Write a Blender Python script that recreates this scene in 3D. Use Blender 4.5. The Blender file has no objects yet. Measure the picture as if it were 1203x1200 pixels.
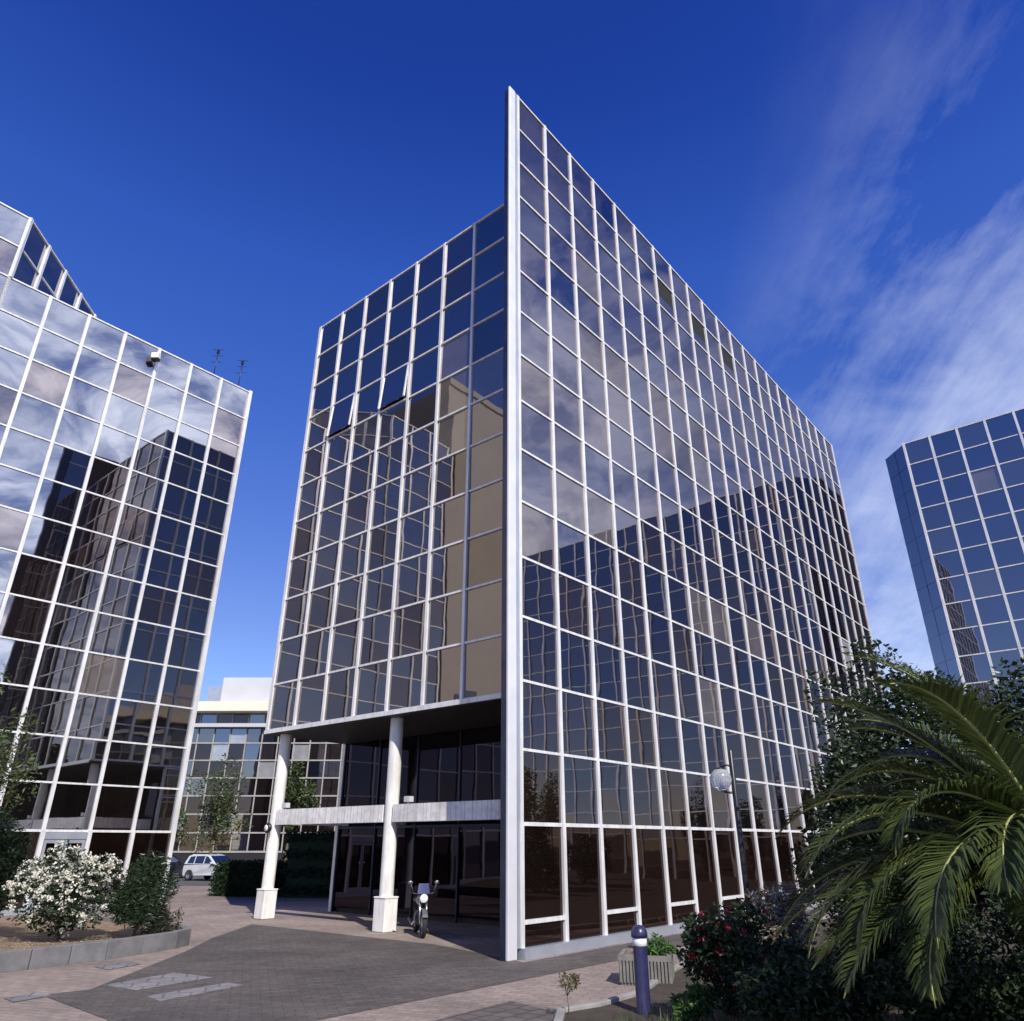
import bpy, math, random
from mathutils import Vector, Matrix
R = math.radians
rng = random.Random(11)
sc = bpy.context.scene
C = sc.collection
# ------------------------------------------------------------------ frame of reference
F, CX, CY, HC = 859.0, 601.5, 600.0, 2.2          # focal length in photo pixels, camera height
PIT = R(24.4); SP, CP = math.sin(PIT), math.cos(PIT)
def ray(u, v):
    up = CY - v
    return (u - CX), F*CP - up*SP, F*SP + up*CP
def ground(u, v, z=0.0):                            # where a sight line meets height z
    x, y, w = ray(u, v); k = (z - HC)/w
    return Vector((x*k, y*k, z))
def project(p):
    x, y, z = p[0], p[1], p[2] - HC
    f = y*CP + z*SP
    if f <= 0.1: return None
    return CX + x/f*F, CY - (-y*SP + z*CP)/f*F

A = R(40.1)
E1 = Vector((math.sin(A), math.cos(A), 0)); E2 = Vector((-math.cos(A), math.sin(A), 0)); UP = Vector((0, 0, 1))
PW, PH = 1.56, 1.58                                  # pane width, row height
def L(k): return 2.57 + PH*k

# ------------------------------------------------------------------ helpers
def tag(o, label=None, cat=None, group=None, kind=None):
    if label: o['label'] = label
    if cat: o['category'] = cat
    if group: o['group'] = group
    if kind: o['kind'] = kind
    return o
def empty(name, loc, rz=0):
    o = bpy.data.objects.new(name, None); C.objects.link(o)
    o.location = loc; o.rotation_euler = (0, 0, rz); o.empty_display_size = .3
    return o
def thing(name, label, cat, loc=(0, 0, 0), rz=0, group=None):
    return tag(empty(name, loc, rz), label, cat, group)
def copy_tree(o, parent=None):
    c = o.copy(); C.objects.link(c); c.parent = parent
    for ch in list(o.children): copy_tree(ch, c)
    return c
class MB:
    def __init__(s): s.v = []; s.f = []; s.m = []; s.sm = []
    def add(s, vs, fs, mi=0, smooth=False):
        b = len(s.v); s.v += [tuple(p) for p in vs]
        for f in fs: s.f.append([b+i for i in f]); s.m.append(mi); s.sm.append(smooth)
        return s
    def box(s, o, ax, ay, az, mi=0):                 # corner o and three edge vectors
        o, ax, ay, az = map(Vector, (o, ax, ay, az))
        if ax.cross(ay).dot(az) < 0: ax, ay = ay, ax
        vs = [o, o+ax, o+ax+ay, o+ay, o+az, o+ax+az, o+ax+ay+az, o+ay+az]
        return s.add(vs, [(3,2,1,0),(4,5,6,7),(0,1,5,4),(1,2,6,5),(2,3,7,6),(3,0,4,7)], mi)
    def cbox(s, c, sx, sy, sz, rz=0, mi=0, bev=0):   # box centred in x,y standing on c.z
        X = Vector((math.cos(rz), math.sin(rz), 0)); Y = Vector((-math.sin(rz), math.cos(rz), 0))
        c = Vector(c)
        return s.box(c - X*sx/2 - Y*sy/2, X*sx, Y*sy, UP*sz, mi)
    def prism(s, poly, z0, z1, mi=0):
        n = len(poly)
        a = sum(poly[i][0]*poly[(i+1) % n][1] - poly[(i+1) % n][0]*poly[i][1] for i in range(n))
        if a < 0: poly = poly[::-1]
        vs = [(p[0], p[1], z0) for p in poly] + [(p[0], p[1], z1) for p in poly]
        fs = [tuple(range(n-1, -1, -1)), tuple(range(n, 2*n))] + [(i, (i+1) % n, n+(i+1) % n, n+i) for i in range(n)]
        return s.add(vs, fs, mi)
    def tube(s, pts, rad, n=8, mi=0, smooth=True, cap=True):
        pts = [Vector(p) for p in pts]
        if not hasattr(rad, '__len__'): rad = [rad]*len(pts)
        vs = []; fs = []; ref = None
        for i, p in enumerate(pts):
            d = (pts[min(i+1, len(pts)-1)] - pts[max(i-1, 0)]).normalized()
            if ref is None or abs(ref.dot(d)) > .95: ref = Vector((1, 0, 0)) if abs(d.x) < .9 else Vector((0, 1, 0))
            x = (ref - d*ref.dot(d)).normalized(); y = d.cross(x); ref = x
            for k in range(n):
                a = 2*math.pi*k/n; vs.append(p + (x*math.cos(a) + y*math.sin(a))*rad[i])
        for i in range(len(pts)-1):
            for k in range(n):
                k2 = (k+1) % n; fs.append((i*n+k, i*n+k2, (i+1)*n+k2, (i+1)*n+k))
        s.add(vs, fs, mi, smooth)
        if cap:
            b = len(s.v) - len(vs)
            s.f.append([b+k for k in range(n-1, -1, -1)]); s.m.append(mi); s.sm.append(False)
            s.f.append([b+(len(pts)-1)*n+k for k in range(n)]); s.m.append(mi); s.sm.append(False)
        return s
    def lathe(s, prof, c=(0, 0, 0), n=20, mi=0, axis=None):   # profile [(r, z)]
        vs = []; fs = []; c = Vector(c)
        M = Matrix.Identity(3) if axis is None else Vector(axis).to_track_quat('Z', 'Y').to_matrix()
        for r, z in prof:
            for k in range(n):
                a = 2*math.pi*k/n; vs.append(c + M @ Vector((r*math.cos(a), r*math.sin(a), z)))
        for i in range(len(prof)-1):
            for k in range(n):
                k2 = (k+1) % n; fs.append((i*n+k, i*n+k2, (i+1)*n+k2, (i+1)*n+k))
        return s.add(vs, fs, mi, True)
    def ball(s, c, r, n=16, m=10, sq=(1, 1, 1), mi=0):
        vs = []; fs = []; c = Vector(c)
        for j in range(m+1):
            t = math.pi*j/m
            for k in range(n):
                a = 2*math.pi*k/n
                vs.append(c + Vector((r*sq[0]*math.sin(t)*math.cos(a), r*sq[1]*math.sin(t)*math.sin(a), -r*sq[2]*math.cos(t))))
        for j in range(m):
            for k in range(n):
                k2 = (k+1) % n; fs.append((j*n+k, j*n+k2, (j+1)*n+k2, (j+1)*n+k))
        return s.add(vs, fs, mi, True)
    def build(s, name, mats, parent=None, bevel=0):
        me = bpy.data.meshes.new(name); me.from_pydata(s.v, [], s.f)
        for m in (mats if isinstance(mats, (list, tuple)) else [mats]): me.materials.append(m)
        me.polygons.foreach_set('material_index', s.m); me.polygons.foreach_set('use_smooth', s.sm)
        me.update()
        o = bpy.data.objects.new(name, me); C.objects.link(o); o.parent = parent
        if bevel:
            b = o.modifiers.new('bevel', 'BEVEL'); b.width = bevel; b.segments = 2; b.limit_method = 'ANGLE'; b.angle_limit = R(40)
        return o

# ------------------------------------------------------------------ materials
def nt_mat(name):
    m = bpy.data.materials.new(name); m.use_nodes = True
    nt = m.node_tree; b = nt.nodes['Principled BSDF']
    return m, nt, b
def N(nt, t, **k):
    n = nt.nodes.new(t)
    for a, v in k.items(): setattr(n, a, v)
    return n
def ramp(nt, fac, stops):
    r = N(nt, 'ShaderNodeValToRGB')
    while len(r.color_ramp.elements) < len(stops): r.color_ramp.elements.new(.5)
    for e, (p, c) in zip(r.color_ramp.elements, stops): e.position = p; e.color = (*c, 1)
    nt.links.new(fac, r.inputs[0]); return r.outputs[0]
def noise(nt, scale, detail=4, rough=.55, coord='Object', vec=None, dist=0):
    tc = N(nt, 'ShaderNodeTexCoord'); n = N(nt, 'ShaderNodeTexNoise')
    n.inputs['Scale'].default_value = scale; n.inputs['Detail'].default_value = detail
    n.inputs['Roughness'].default_value = rough; n.inputs['Distortion'].default_value = dist
    nt.links.new(vec if vec is not None else tc.outputs[coord], n.inputs['Vector']); return n.outputs['Fac']
def bump(nt, b, h, strength=.3, dist=.02):
    n = N(nt, 'ShaderNodeBump'); n.inputs['Strength'].default_value = strength; n.inputs['Distance'].default_value = dist
    nt.links.new(h, n.inputs['Height']); nt.links.new(n.outputs[0], b.inputs['Normal'])
def surf(name, c1, c2=None, rough=.6, metal=0, scale=3, spec=.5, bmp=0, bscale=40, coat=0):
    m, nt, b = nt_mat(name)
    c2 = c2 or tuple(x*.82 for x in c1)
    f = noise(nt, scale)
    nt.links.new(ramp(nt, f, [(.32, c2), (.66, c1)]), b.inputs['Base Color'])
    b.inputs['Roughness'].default_value = rough; b.inputs['Metallic'].default_value = metal
    b.inputs['Specular IOR Level'].default_value = spec; b.inputs['Coat Weight'].default_value = coat
    if bmp: bump(nt, b, noise(nt, bscale, 3), bmp, .01)
    return m
def glass(name, tint, back, fac=.55, wav=.12, rough=.015):
    # dark coated glazing: tinted mirror film over an unlit room
    m, nt, b = nt_mat(name)
    nt.nodes.remove(b); out = nt.nodes['Material Output']
    g = N(nt, 'ShaderNodeBsdfGlossy'); g.inputs['Color'].default_value = (*tint, 1); g.inputs['Roughness'].default_value = rough
    d = N(nt, 'ShaderNodeBsdfDiffuse'); mx = N(nt, 'ShaderNodeMixShader')
    f1 = noise(nt, 1.3, 3)
    nt.links.new(ramp(nt, f1, [(.3, tuple(x*.7 for x in back)), (.7, back)]), d.inputs['Color'])
    fr = N(nt, 'ShaderNodeFresnel'); fr.inputs['IOR'].default_value = 1.5
    mr = N(nt, 'ShaderNodeMapRange'); mr.inputs['To Min'].default_value = fac; mr.inputs['To Max'].default_value = 1
    nt.links.new(fr.outputs[0], mr.inputs['Value']); nt.links.new(mr.outputs[0], mx.inputs[0])
    nt.links.new(d.outputs[0], mx.inputs[1]); nt.links.new(g.outputs[0], mx.inputs[2])
    bp = N(nt, 'ShaderNodeBump'); bp.inputs['Strength'].default_value = wav; bp.inputs['Distance'].default_value = .02
    nt.links.new(noise(nt, .9, 1.5, .4), bp.inputs['Height']); nt.links.new(bp.outputs[0], g.inputs['Normal'])
    nt.links.new(mx.outputs[0], out.inputs[0])
    return m
def pavers(name, c1, c2, mort, sx=.2, sy=.1, rot=0, rough=.8, wash=None):
    m, nt, b = nt_mat(name)
    tc = N(nt, 'ShaderNodeTexCoord'); mp = N(nt, 'ShaderNodeMapping'); mp.inputs['Rotation'].default_value = (0, 0, rot)
    nt.links.new(tc.outputs['Object'], mp.inputs['Vector'])
    br = N(nt, 'ShaderNodeTexBrick'); br.inputs['Color1'].default_value = (*c1, 1); br.inputs['Color2'].default_value = (*c2, 1)
    br.inputs['Mortar'].default_value = (*mort, 1); br.inputs['Scale'].default_value = 1
    br.inputs['Brick Width'].default_value = sx; br.inputs['Row Height'].default_value = sy
    br.inputs['Mortar Size'].default_value = sy*.06; br.inputs['Mortar Smooth'].default_value = .3; br.inputs['Bias'].default_value = -.1
    nt.links.new(mp.outputs[0], br.inputs['Vector'])
    w = ramp(nt, noise(nt, .45, 6, .6), [(.3, (.62, .62, .62)), (.7, (1.15, 1.12, 1.1))])
    w2 = ramp(nt, noise(nt, 6, 4, .6), [(.3, (.78, .78, .78)), (.7, (1.1, 1.1, 1.1))])
    x = N(nt, 'ShaderNodeMix', data_type='RGBA', blend_type='MULTIPLY'); x.inputs[0].default_value = 1
    nt.links.new(br.outputs['Color'], x.inputs[6]); nt.links.new(w, x.inputs[7])
    y = N(nt, 'ShaderNodeMix', data_type='RGBA', blend_type='MULTIPLY'); y.inputs[0].default_value = 1
    nt.links.new(x.outputs[2], y.inputs[6]); nt.links.new(w2, y.inputs[7])
    nt.links.new(y.outputs[2], b.inputs['Base Color']); b.inputs['Roughness'].default_value = rough
    b.inputs['Specular IOR Level'].default_value = .25
    bump(nt, b, br.outputs['Fac'], -.35, .006)
    return m
def leafmat(name, c1, c2, rough=.45, trans=.25, spec=.5):
    m, nt, b = nt_mat(name)
    geo = N(nt, 'ShaderNodeNewGeometry')
    col = ramp(nt, geo.outputs['Random Per Island'], [(0, c1), (1, c2)])
    nt.links.new(col, b.inputs['Base Color']); b.inputs['Roughness'].default_value = rough; b.inputs['Specular IOR Level'].default_value = spec
    t = N(nt, 'ShaderNodeBsdfTranslucent'); nt.links.new(col, t.inputs['Color'])
    mx = N(nt, 'ShaderNodeMixShader'); mx.inputs[0].default_value = trans
    nt.links.new(b.outputs[0], mx.inputs[1]); nt.links.new(t.outputs[0], mx.inputs[2])
    nt.links.new(mx.outputs[0], nt.nodes['Material Output'].inputs[0])
    return m
M = {}
M['alu'] = surf('white_aluminium', (.76, .76, .76), (.66, .66, .66), .38, .15, 2)
def streaks(m):   # rain streaks and grime along the profiles
    nt = m.node_tree; b = nt.nodes['Principled BSDF']; old = b.inputs['Base Color'].links[0].from_socket
    tc = N(nt, 'ShaderNodeTexCoord'); mp = N(nt, 'ShaderNodeMapping'); mp.inputs['Scale'].default_value = (5, 5, .35)
    nt.links.new(tc.outputs['Object'], mp.inputs['Vector'])
    c = ramp(nt, noise(nt, 1.6, 6, .7, vec=mp.outputs[0]), [(.34, (.70, .69, .67)), (.56, (1, 1, 1))])
    x = N(nt, 'ShaderNodeMix', data_type='RGBA', blend_type='MULTIPLY'); x.inputs[0].default_value = .8
    nt.links.new(old, x.inputs[6]); nt.links.new(c, x.inputs[7]); nt.links.new(x.outputs[2], b.inputs['Base Color'])
streaks(M['alu'])
M['alu_mid'] = surf('brushed_aluminium', (.70, .70, .72), (.62, .62, .64), .42, .25, 1.5)
M['alu_beige'] = surf('weathered_aluminium', (.40, .385, .35), (.30, .29, .27), .5, .1, 1)
M['alu_grey'] = surf('grey_aluminium', (.46, .49, .55), (.38, .41, .47), .35, .5, 1.5)
M['alu_dark'] = surf('dark_aluminium', (.05, .06, .1), (.03, .04, .07), .25, .6, 2)
GT = [(.52, .45, .43), (.46, .42, .43), (.49, .42, .38), (.42, .40, .43)]
GL = [glass('tinted_glass_warm', GT[0], (.018, .012, .011), .62),
      glass('tinted_glass_grey', GT[1], (.012, .010, .012), .58),
      glass('tinted_glass_bronze', GT[2], (.022, .013, .010), .56),
      glass('tinted_glass_blue', GT[3], (.008, .008, .014), .60),
      glass('glass_with_blind', (.48, .45, .44), (.17, .14, .11), .5),
      glass('glass_with_pale_blind', (.6, .6, .6), (.42, .42, .43), .35),
      glass('dark_ground_floor_glass', (.2, .15, .14), (.012, .007, .006), .5),
      glass('wing_glass', (.46, .42, .41), (.012, .009, .008), .6), glass('wing_glass_brown', (.42, .365, .34), (.016, .011, .008), .56),
      glass('silver_glass', (.60, .60, .62), (.012, .010, .010), .6)]
M['open'] = surf('dark_room', (.006, .006, .007), None, .9)
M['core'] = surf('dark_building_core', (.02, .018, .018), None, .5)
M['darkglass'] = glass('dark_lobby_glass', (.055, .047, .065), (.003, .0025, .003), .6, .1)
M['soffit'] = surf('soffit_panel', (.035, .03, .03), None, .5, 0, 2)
M['tile'] = pavers('white_tile', (.82, .81, .79), (.78, .77, .75), (.6, .6, .59), .2, .2, 0, .35)
M['column'] = surf('white_painted_concrete', (.80, .79, .75), (.68, .67, .63), .55, 0, 2.5, bmp=.15)
M['plaza'] = pavers('dark_grey_pavers', (.118, .106, .100), (.086, .078, .074), (.062, .056, .056), .3, .15, R(-18))
M['pink'] = pavers('pink_pavers', (.31, .255, .225), (.25, .21, .188), (.17, .14, .13), .3, .15, R(20))
M['greyp'] = pavers('grey_brown_pavers', (.17, .145, .135), (.13, .115, .11), (.07, .06, .06), .3, .3, R(-50))
M['pale'] = pavers('pale_slab', (.235, .225, .235), (.20, .195, .205), (.13, .13, .13), .4, .4, R(-18))
M['asphalt'] = surf('asphalt', (.10, .098, .095), (.06, .06, .06), .9, 0, .6, bmp=.3, bscale=60)
M['kerb'] = surf('kerb_stone', (.17, .165, .17), (.11, .108, .112), .85, 0, 3, bmp=.4, bscale=25)
M['kerb_light'] = surf('pale_kerb', (.30, .29, .27), (.20, .195, .19), .8, 0, 3, bmp=.3)
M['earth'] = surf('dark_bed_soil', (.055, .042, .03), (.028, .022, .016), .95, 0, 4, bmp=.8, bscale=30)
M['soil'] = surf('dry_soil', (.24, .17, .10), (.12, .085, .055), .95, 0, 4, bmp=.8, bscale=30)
M['cream'] = surf('cream_render', (.82, .76, .60), (.74, .68, .54), .7, 0, .5)
M['beige'] = surf('beige_render', (.34, .305, .26), (.30, .27, .235), .8, 0, .3)
M['white'] = surf('white_render', (.50, .51, .54), (.44, .45, .48), .7, 0, .4)
M['conc'] = surf('concrete_ribbed', (.20, .19, .165), (.13, .125, .11), .85, 0, 5, bmp=.4)
M['navy'] = surf('navy_paint', (.028, .028, .085), (.018, .018, .06), .35, 0, 8, coat=.3)
M['black'] = surf('black_paint', (.012, .012, .016), None, .35)
M['band'] = surf('white_reflective_band', (.8, .8, .8), None, .3)
M['steel'] = surf('brushed_steel', (.6, .6, .6), None, .25, .9)
M['rubber'] = surf('tyre_rubber', (.018, .018, .018), None, .8)
M['carwhite'] = surf('white_car_paint', (.72, .74, .78), None, .25, 0, 1, coat=.8)
M['cardark'] = surf('dark_car_paint', (.025, .03, .05), None, .25, .2, 1, coat=.8)
M['carglass'] = glass('car_glass', (.5, .5, .55), (.01, .01, .012), .3, 0)
M['lens'] = surf('lamp_lens', (.75, .78, .8), None, .1)
M['red'] = surf('red_lens', (.4, .02, .02), None, .2)
M['bikegrey'] = surf('silver_bike_paint', (.16, .16, .18), None, .3, .4, 3)
M['bark'] = surf('bark', (.13, .095, .065), (.06, .045, .03), .9, 0, 12, bmp=.8, bscale=30)
M['palmbark'] = surf('palm_bark', (.16, .11, .07), (.05, .035, .025), .9, 0, 14, bmp=1, bscale=20)
M['leaf_dark'] = leafmat('glossy_dark_leaf', (.014, .028, .010), (.042, .062, .028), .38, .14, .35)
M['leaf_mid'] = leafmat('mid_leaf', (.035, .065, .018), (.085, .13, .04), .5, .3)
M['leaf_olive'] = leafmat('olive_leaf', (.05, .065, .02), (.12, .13, .05), .5, .3)
M['leaf_conifer'] = leafmat('conifer_leaf', (.009, .021, .009), (.024, .043, .018), .65, .1, .2)
M['leaf_silver'] = leafmat('silver_leaf', (.16, .17, .15), (.34, .33, .29), .6, .25)
M['leaf_dry'] = leafmat('dry_leaf', (.14, .09, .05), (.26, .17, .10), .7, .2)
M['leaf_green'] = leafmat('fresh_leaf', (.05, .13, .025), (.10, .22, .05), .5, .3)
M['flower_red'] = leafmat('red_petal', (.10, .006, .012), (.22, .015, .03), .5, .2)
M['flower_white'] = leafmat('white_petal', (.55, .54, .44), (.78, .76, .66), .6, .2)
M['frond'] = leafmat('palm_leaflet', (.030, .052, .014), (.095, .118, .032), .42, .22, .5)
M['rachis'] = surf('palm_midrib', (.34, .34, .12), (.22, .24, .08), .5, 0, 6)

streaks(M['column'])
# clear globe of the lamp
m, nt, b = nt_mat('clear_globe')
b.inputs['Base Color'].default_value = (.9, .93, .95, 1); b.inputs['Transmission Weight'].default_value = .75; b.inputs['Roughness'].default_value = .12; b.inputs['IOR'].default_value = 1.3
nt.links.new(ramp(nt, noise(nt, 6, 2), [(.3, (.7, .74, .8)), (.7, (.95, .97, 1))]), b.inputs['Base Color'])
M['globe'] = m

# ------------------------------------------------------------------ world, sun, camera
SUN_AZ, SUN_EL = R(180-22), R(42)                   # clockwise from +Y
sunv = Vector((math.sin(SUN_AZ)*math.cos(SUN_EL), math.cos(SUN_AZ)*math.cos(SUN_EL), math.sin(SUN_EL)))
W = bpy.data.worlds.new('World'); sc.world = W; W.use_nodes = True
nt = W.node_tree; bg = nt.nodes['Background']
sky = N(nt, 'ShaderNodeTexSky', sky_type='NISHITA'); sky.sun_disc = False
sky.sun_elevation = SUN_EL; sky.sun_rotation = SUN_AZ
sky.air_density = 1.0; sky.dust_density = .15; sky.ozone_density = 5.0; sky.altitude = 300
hs = N(nt, 'ShaderNodeHueSaturation'); hs.inputs['Saturation'].default_value = 1.0; hs.inputs['Value'].default_value = 1.0; hs.inputs['Hue'].default_value = .5
nt.links.new(sky.outputs[0], hs.inputs['Color'])
tc = N(nt, 'ShaderNodeTexCoord'); sp = N(nt, 'ShaderNodeSeparateXYZ'); nt.links.new(tc.outputs['Generated'], sp.inputs[0])
def mth(op, a, b_=None, clamp=False):
    n = N(nt, 'ShaderNodeMath', operation=op); n.use_clamp = clamp
    for i, x in enumerate((a, b_)):
        if x is None: continue
        if isinstance(x, (int, float)): n.inputs[i].default_value = x
        else: nt.links.new(x, n.inputs[i])
    return n.outputs[0]
zz = mth('ADD', mth('MAXIMUM', sp.outputs[2], 0), .16)
px = mth('DIVIDE', sp.outputs[0], zz); py = mth('DIVIDE', sp.outputs[1], zz)
cb = N(nt, 'ShaderNodeCombineXYZ'); nt.links.new(px, cb.inputs[0]); nt.links.new(py, cb.inputs[1])
mp = N(nt, 'ShaderNodeMapping'); mp.inputs['Rotation'].default_value = (0, 0, R(12)); mp.inputs['Scale'].default_value = (2.0, .48, 1); mp.inputs['Location'].default_value = (3.1, 1.7, 0)
nt.links.new(cb.outputs[0], mp.inputs['Vector'])
n1 = noise(nt, 1.25, 12, .66, vec=mp.outputs[0], dist=.35)
n2 = noise(nt, 5, 7, .6, vec=cb.outputs[0], dist=.3)
az = mth('ARCTAN2', sp.outputs[0], sp.outputs[1])   # clockwise from +Y, radians
def mrange(x, a, b_, c=0, d=1):
    n = N(nt, 'ShaderNodeMapRange'); n.interpolation_type = 'SMOOTHSTEP'
    n.inputs[1].default_value = a; n.inputs[2].default_value = b_; n.inputs[3].default_value = c; n.inputs[4].default_value = d
    nt.links.new(x, n.inputs[0]); return n.outputs[0]
mask = mrange(az, R(8), R(30))
low = mrange(sp.outputs[2], .72, .3)                # thicker towards the horizon
cov = mth('ADD', mth('MULTIPLY', mth('MULTIPLY', n1, .72), 1), mth('MULTIPLY', n2, .28))
thr = mth('SUBTRACT', .605, mth('MULTIPLY', mask, mth('ADD', .14, mth('MULTIPLY', low, .17))))
cl = mth('MULTIPLY', mth('SUBTRACT', cov, thr), 3.1, True)
cl = mth('MULTIPLY', cl, mrange(mth('SUBTRACT', az, mth('MULTIPLY', mth('SUBTRACT', sp.outputs[2], .3), .8)), R(2), R(27)), True)
cl = mth('MULTIPLY', mth('MULTIPLY', cl, .66), mrange(sp.outputs[2], .82, .60, .25, 1))
n3 = noise(nt, 5.5, 8, .62, vec=cb.outputs[0], dist=.6)
cl3 = mth('MULTIPLY', mth('MULTIPLY', mth('SUBTRACT', n3, .385), 4.6, True), mth('MULTIPLY', mth('MULTIPLY', mrange(sp.outputs[2], .82, .62, .12, 1), mrange(az, .8, 1.95)), mrange(az, 2.9, 2.5)))
# deep polarised blue overhead, paler towards the horizon
grd = ramp(nt, sp.outputs[2], [(.0, (.62, .62, .70)), (.26, (.49, .49, .68)), (.48, (.34, .45, .84)), (.66, (.24, .405, .93)), (.80, (.12, .25, .76)), (1.0, (.07, .17, .58))])
gm = N(nt, 'ShaderNodeMix', data_type='RGBA', blend_type='MULTIPLY'); gm.inputs[0].default_value = 1; gm.clamp_result = False
nt.links.new(hs.outputs[0], gm.inputs[6]); nt.links.new(grd, gm.inputs[7])
gs = N(nt, 'ShaderNodeVectorMath', operation='SCALE'); gs.inputs['Scale'].default_value = 2.2/1.33
nt.links.new(gm.outputs[2], gs.inputs[0])
mix = N(nt, 'ShaderNodeMix', data_type='RGBA'); nt.links.new(cl, mix.inputs[0]); nt.links.new(gs.outputs[0], mix.inputs[6])
mix.inputs[7].default_value = (6.4, 7.0, 8.8, 1)
mix3 = N(nt, 'ShaderNodeMix', data_type='RGBA'); nt.links.new(mth('MULTIPLY', cl3, .9), mix3.inputs[0]); nt.links.new(mix.outputs[2], mix3.inputs[6])
mix3.inputs[7].default_value = (14, 15, 18, 1)
nt.links.new(mix3.outputs[2], bg.inputs[0]); bg.inputs[1].default_value = .1
sl = bpy.data.lights.new('sun', 'SUN'); sl.energy = 4.3; sl.angle = R(.5); sl.color = (1, .94, .86)
so = bpy.data.objects.new('sun', sl); C.objects.link(so); so.rotation_euler = sunv.to_track_quat('Z', 'Y').to_euler(); so.location = (0, 0, 60)
cam = bpy.data.cameras.new('camera'); co = bpy.data.objects.new('camera', cam); C.objects.link(co)
co.location = (0, 0, HC); co.rotation_euler = (R(90)+PIT, 0, 0)
cam.sensor_width = 36; cam.sensor_fit = 'HORIZONTAL'; cam.lens = 36*F/1203; cam.clip_end = 3000; cam.clip_start = .05
sc.camera = co
sc.view_settings.view_transform = 'Standard'; sc.view_settings.look = 'None'; sc.view_settings.gamma = 1
sc.view_settings.exposure = 0.4
sc.render.resolution_x = 1024; sc.render.resolution_y = 1021

# ------------------------------------------------------------------ ground
def sheet(name, poly, z, mat):
    mb = MB(); poly = [Vector(p).xy for p in poly]; n = len(poly)
    a = sum(poly[i].x*poly[(i+1) % n].y - poly[(i+1) % n].x*poly[i].y for i in range(n))
    if a < 0: poly = poly[::-1]
    mb.add([(p.x, p.y, z) for p in poly], [tuple(range(n))])
    return tag(mb.build(name, mat), kind='structure')
sheet('ground', [(-900, -900), (900, -900), (900, 900), (-900, 900)], -.012, M['asphalt'])
sheet('pavement', [(-60, -20), (60, -20), (60, 44), (-13.5, 44), (-19, 46), (-60, 46)], -.004, M['pink'])
T = Vector((-.125, 17.2, 0))
g = ground
plz = [g(296, 1086), g(440, 1102), g(512, 1110), T + E1*.2 - E2*.3, T + E1*22 - E2*.25, T + E1*22 - E2*1.15, g(728, 1128), g(600, 1154),
       g(372, 1199), g(330, 1235), g(250, 1290), g(60, 1240), g(128, 1199), g(48, 1169), g(105, 1163), g(218, 1118), g(250, 1102)]
sheet('plaza', plz, .002, M['plaza'])
sheet('pavement_strip', [g(600, 1176), g(655, 1190), g(640, 1240), g(430, 1260), g(500, 1202)], .002, M['greyp'])
for q in ([(122, 1158), (206, 1143), (250, 1149), (160, 1164)], [(172, 1171), (268, 1155), (287, 1158), (188, 1177)],
          [(4, 1173), (44, 1166), (62, 1170), (16, 1178)], [(110, 1136), (150, 1130), (165, 1133), (128, 1140)]):
    sheet('pavement_slab', [g(*p) for p in q], .006, M['pale'])
sheet('road', [(-60, 46), (-13.5, 46), (60, 46), (60, 62), (-60, 62)], -.006, M['asphalt'])

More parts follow.
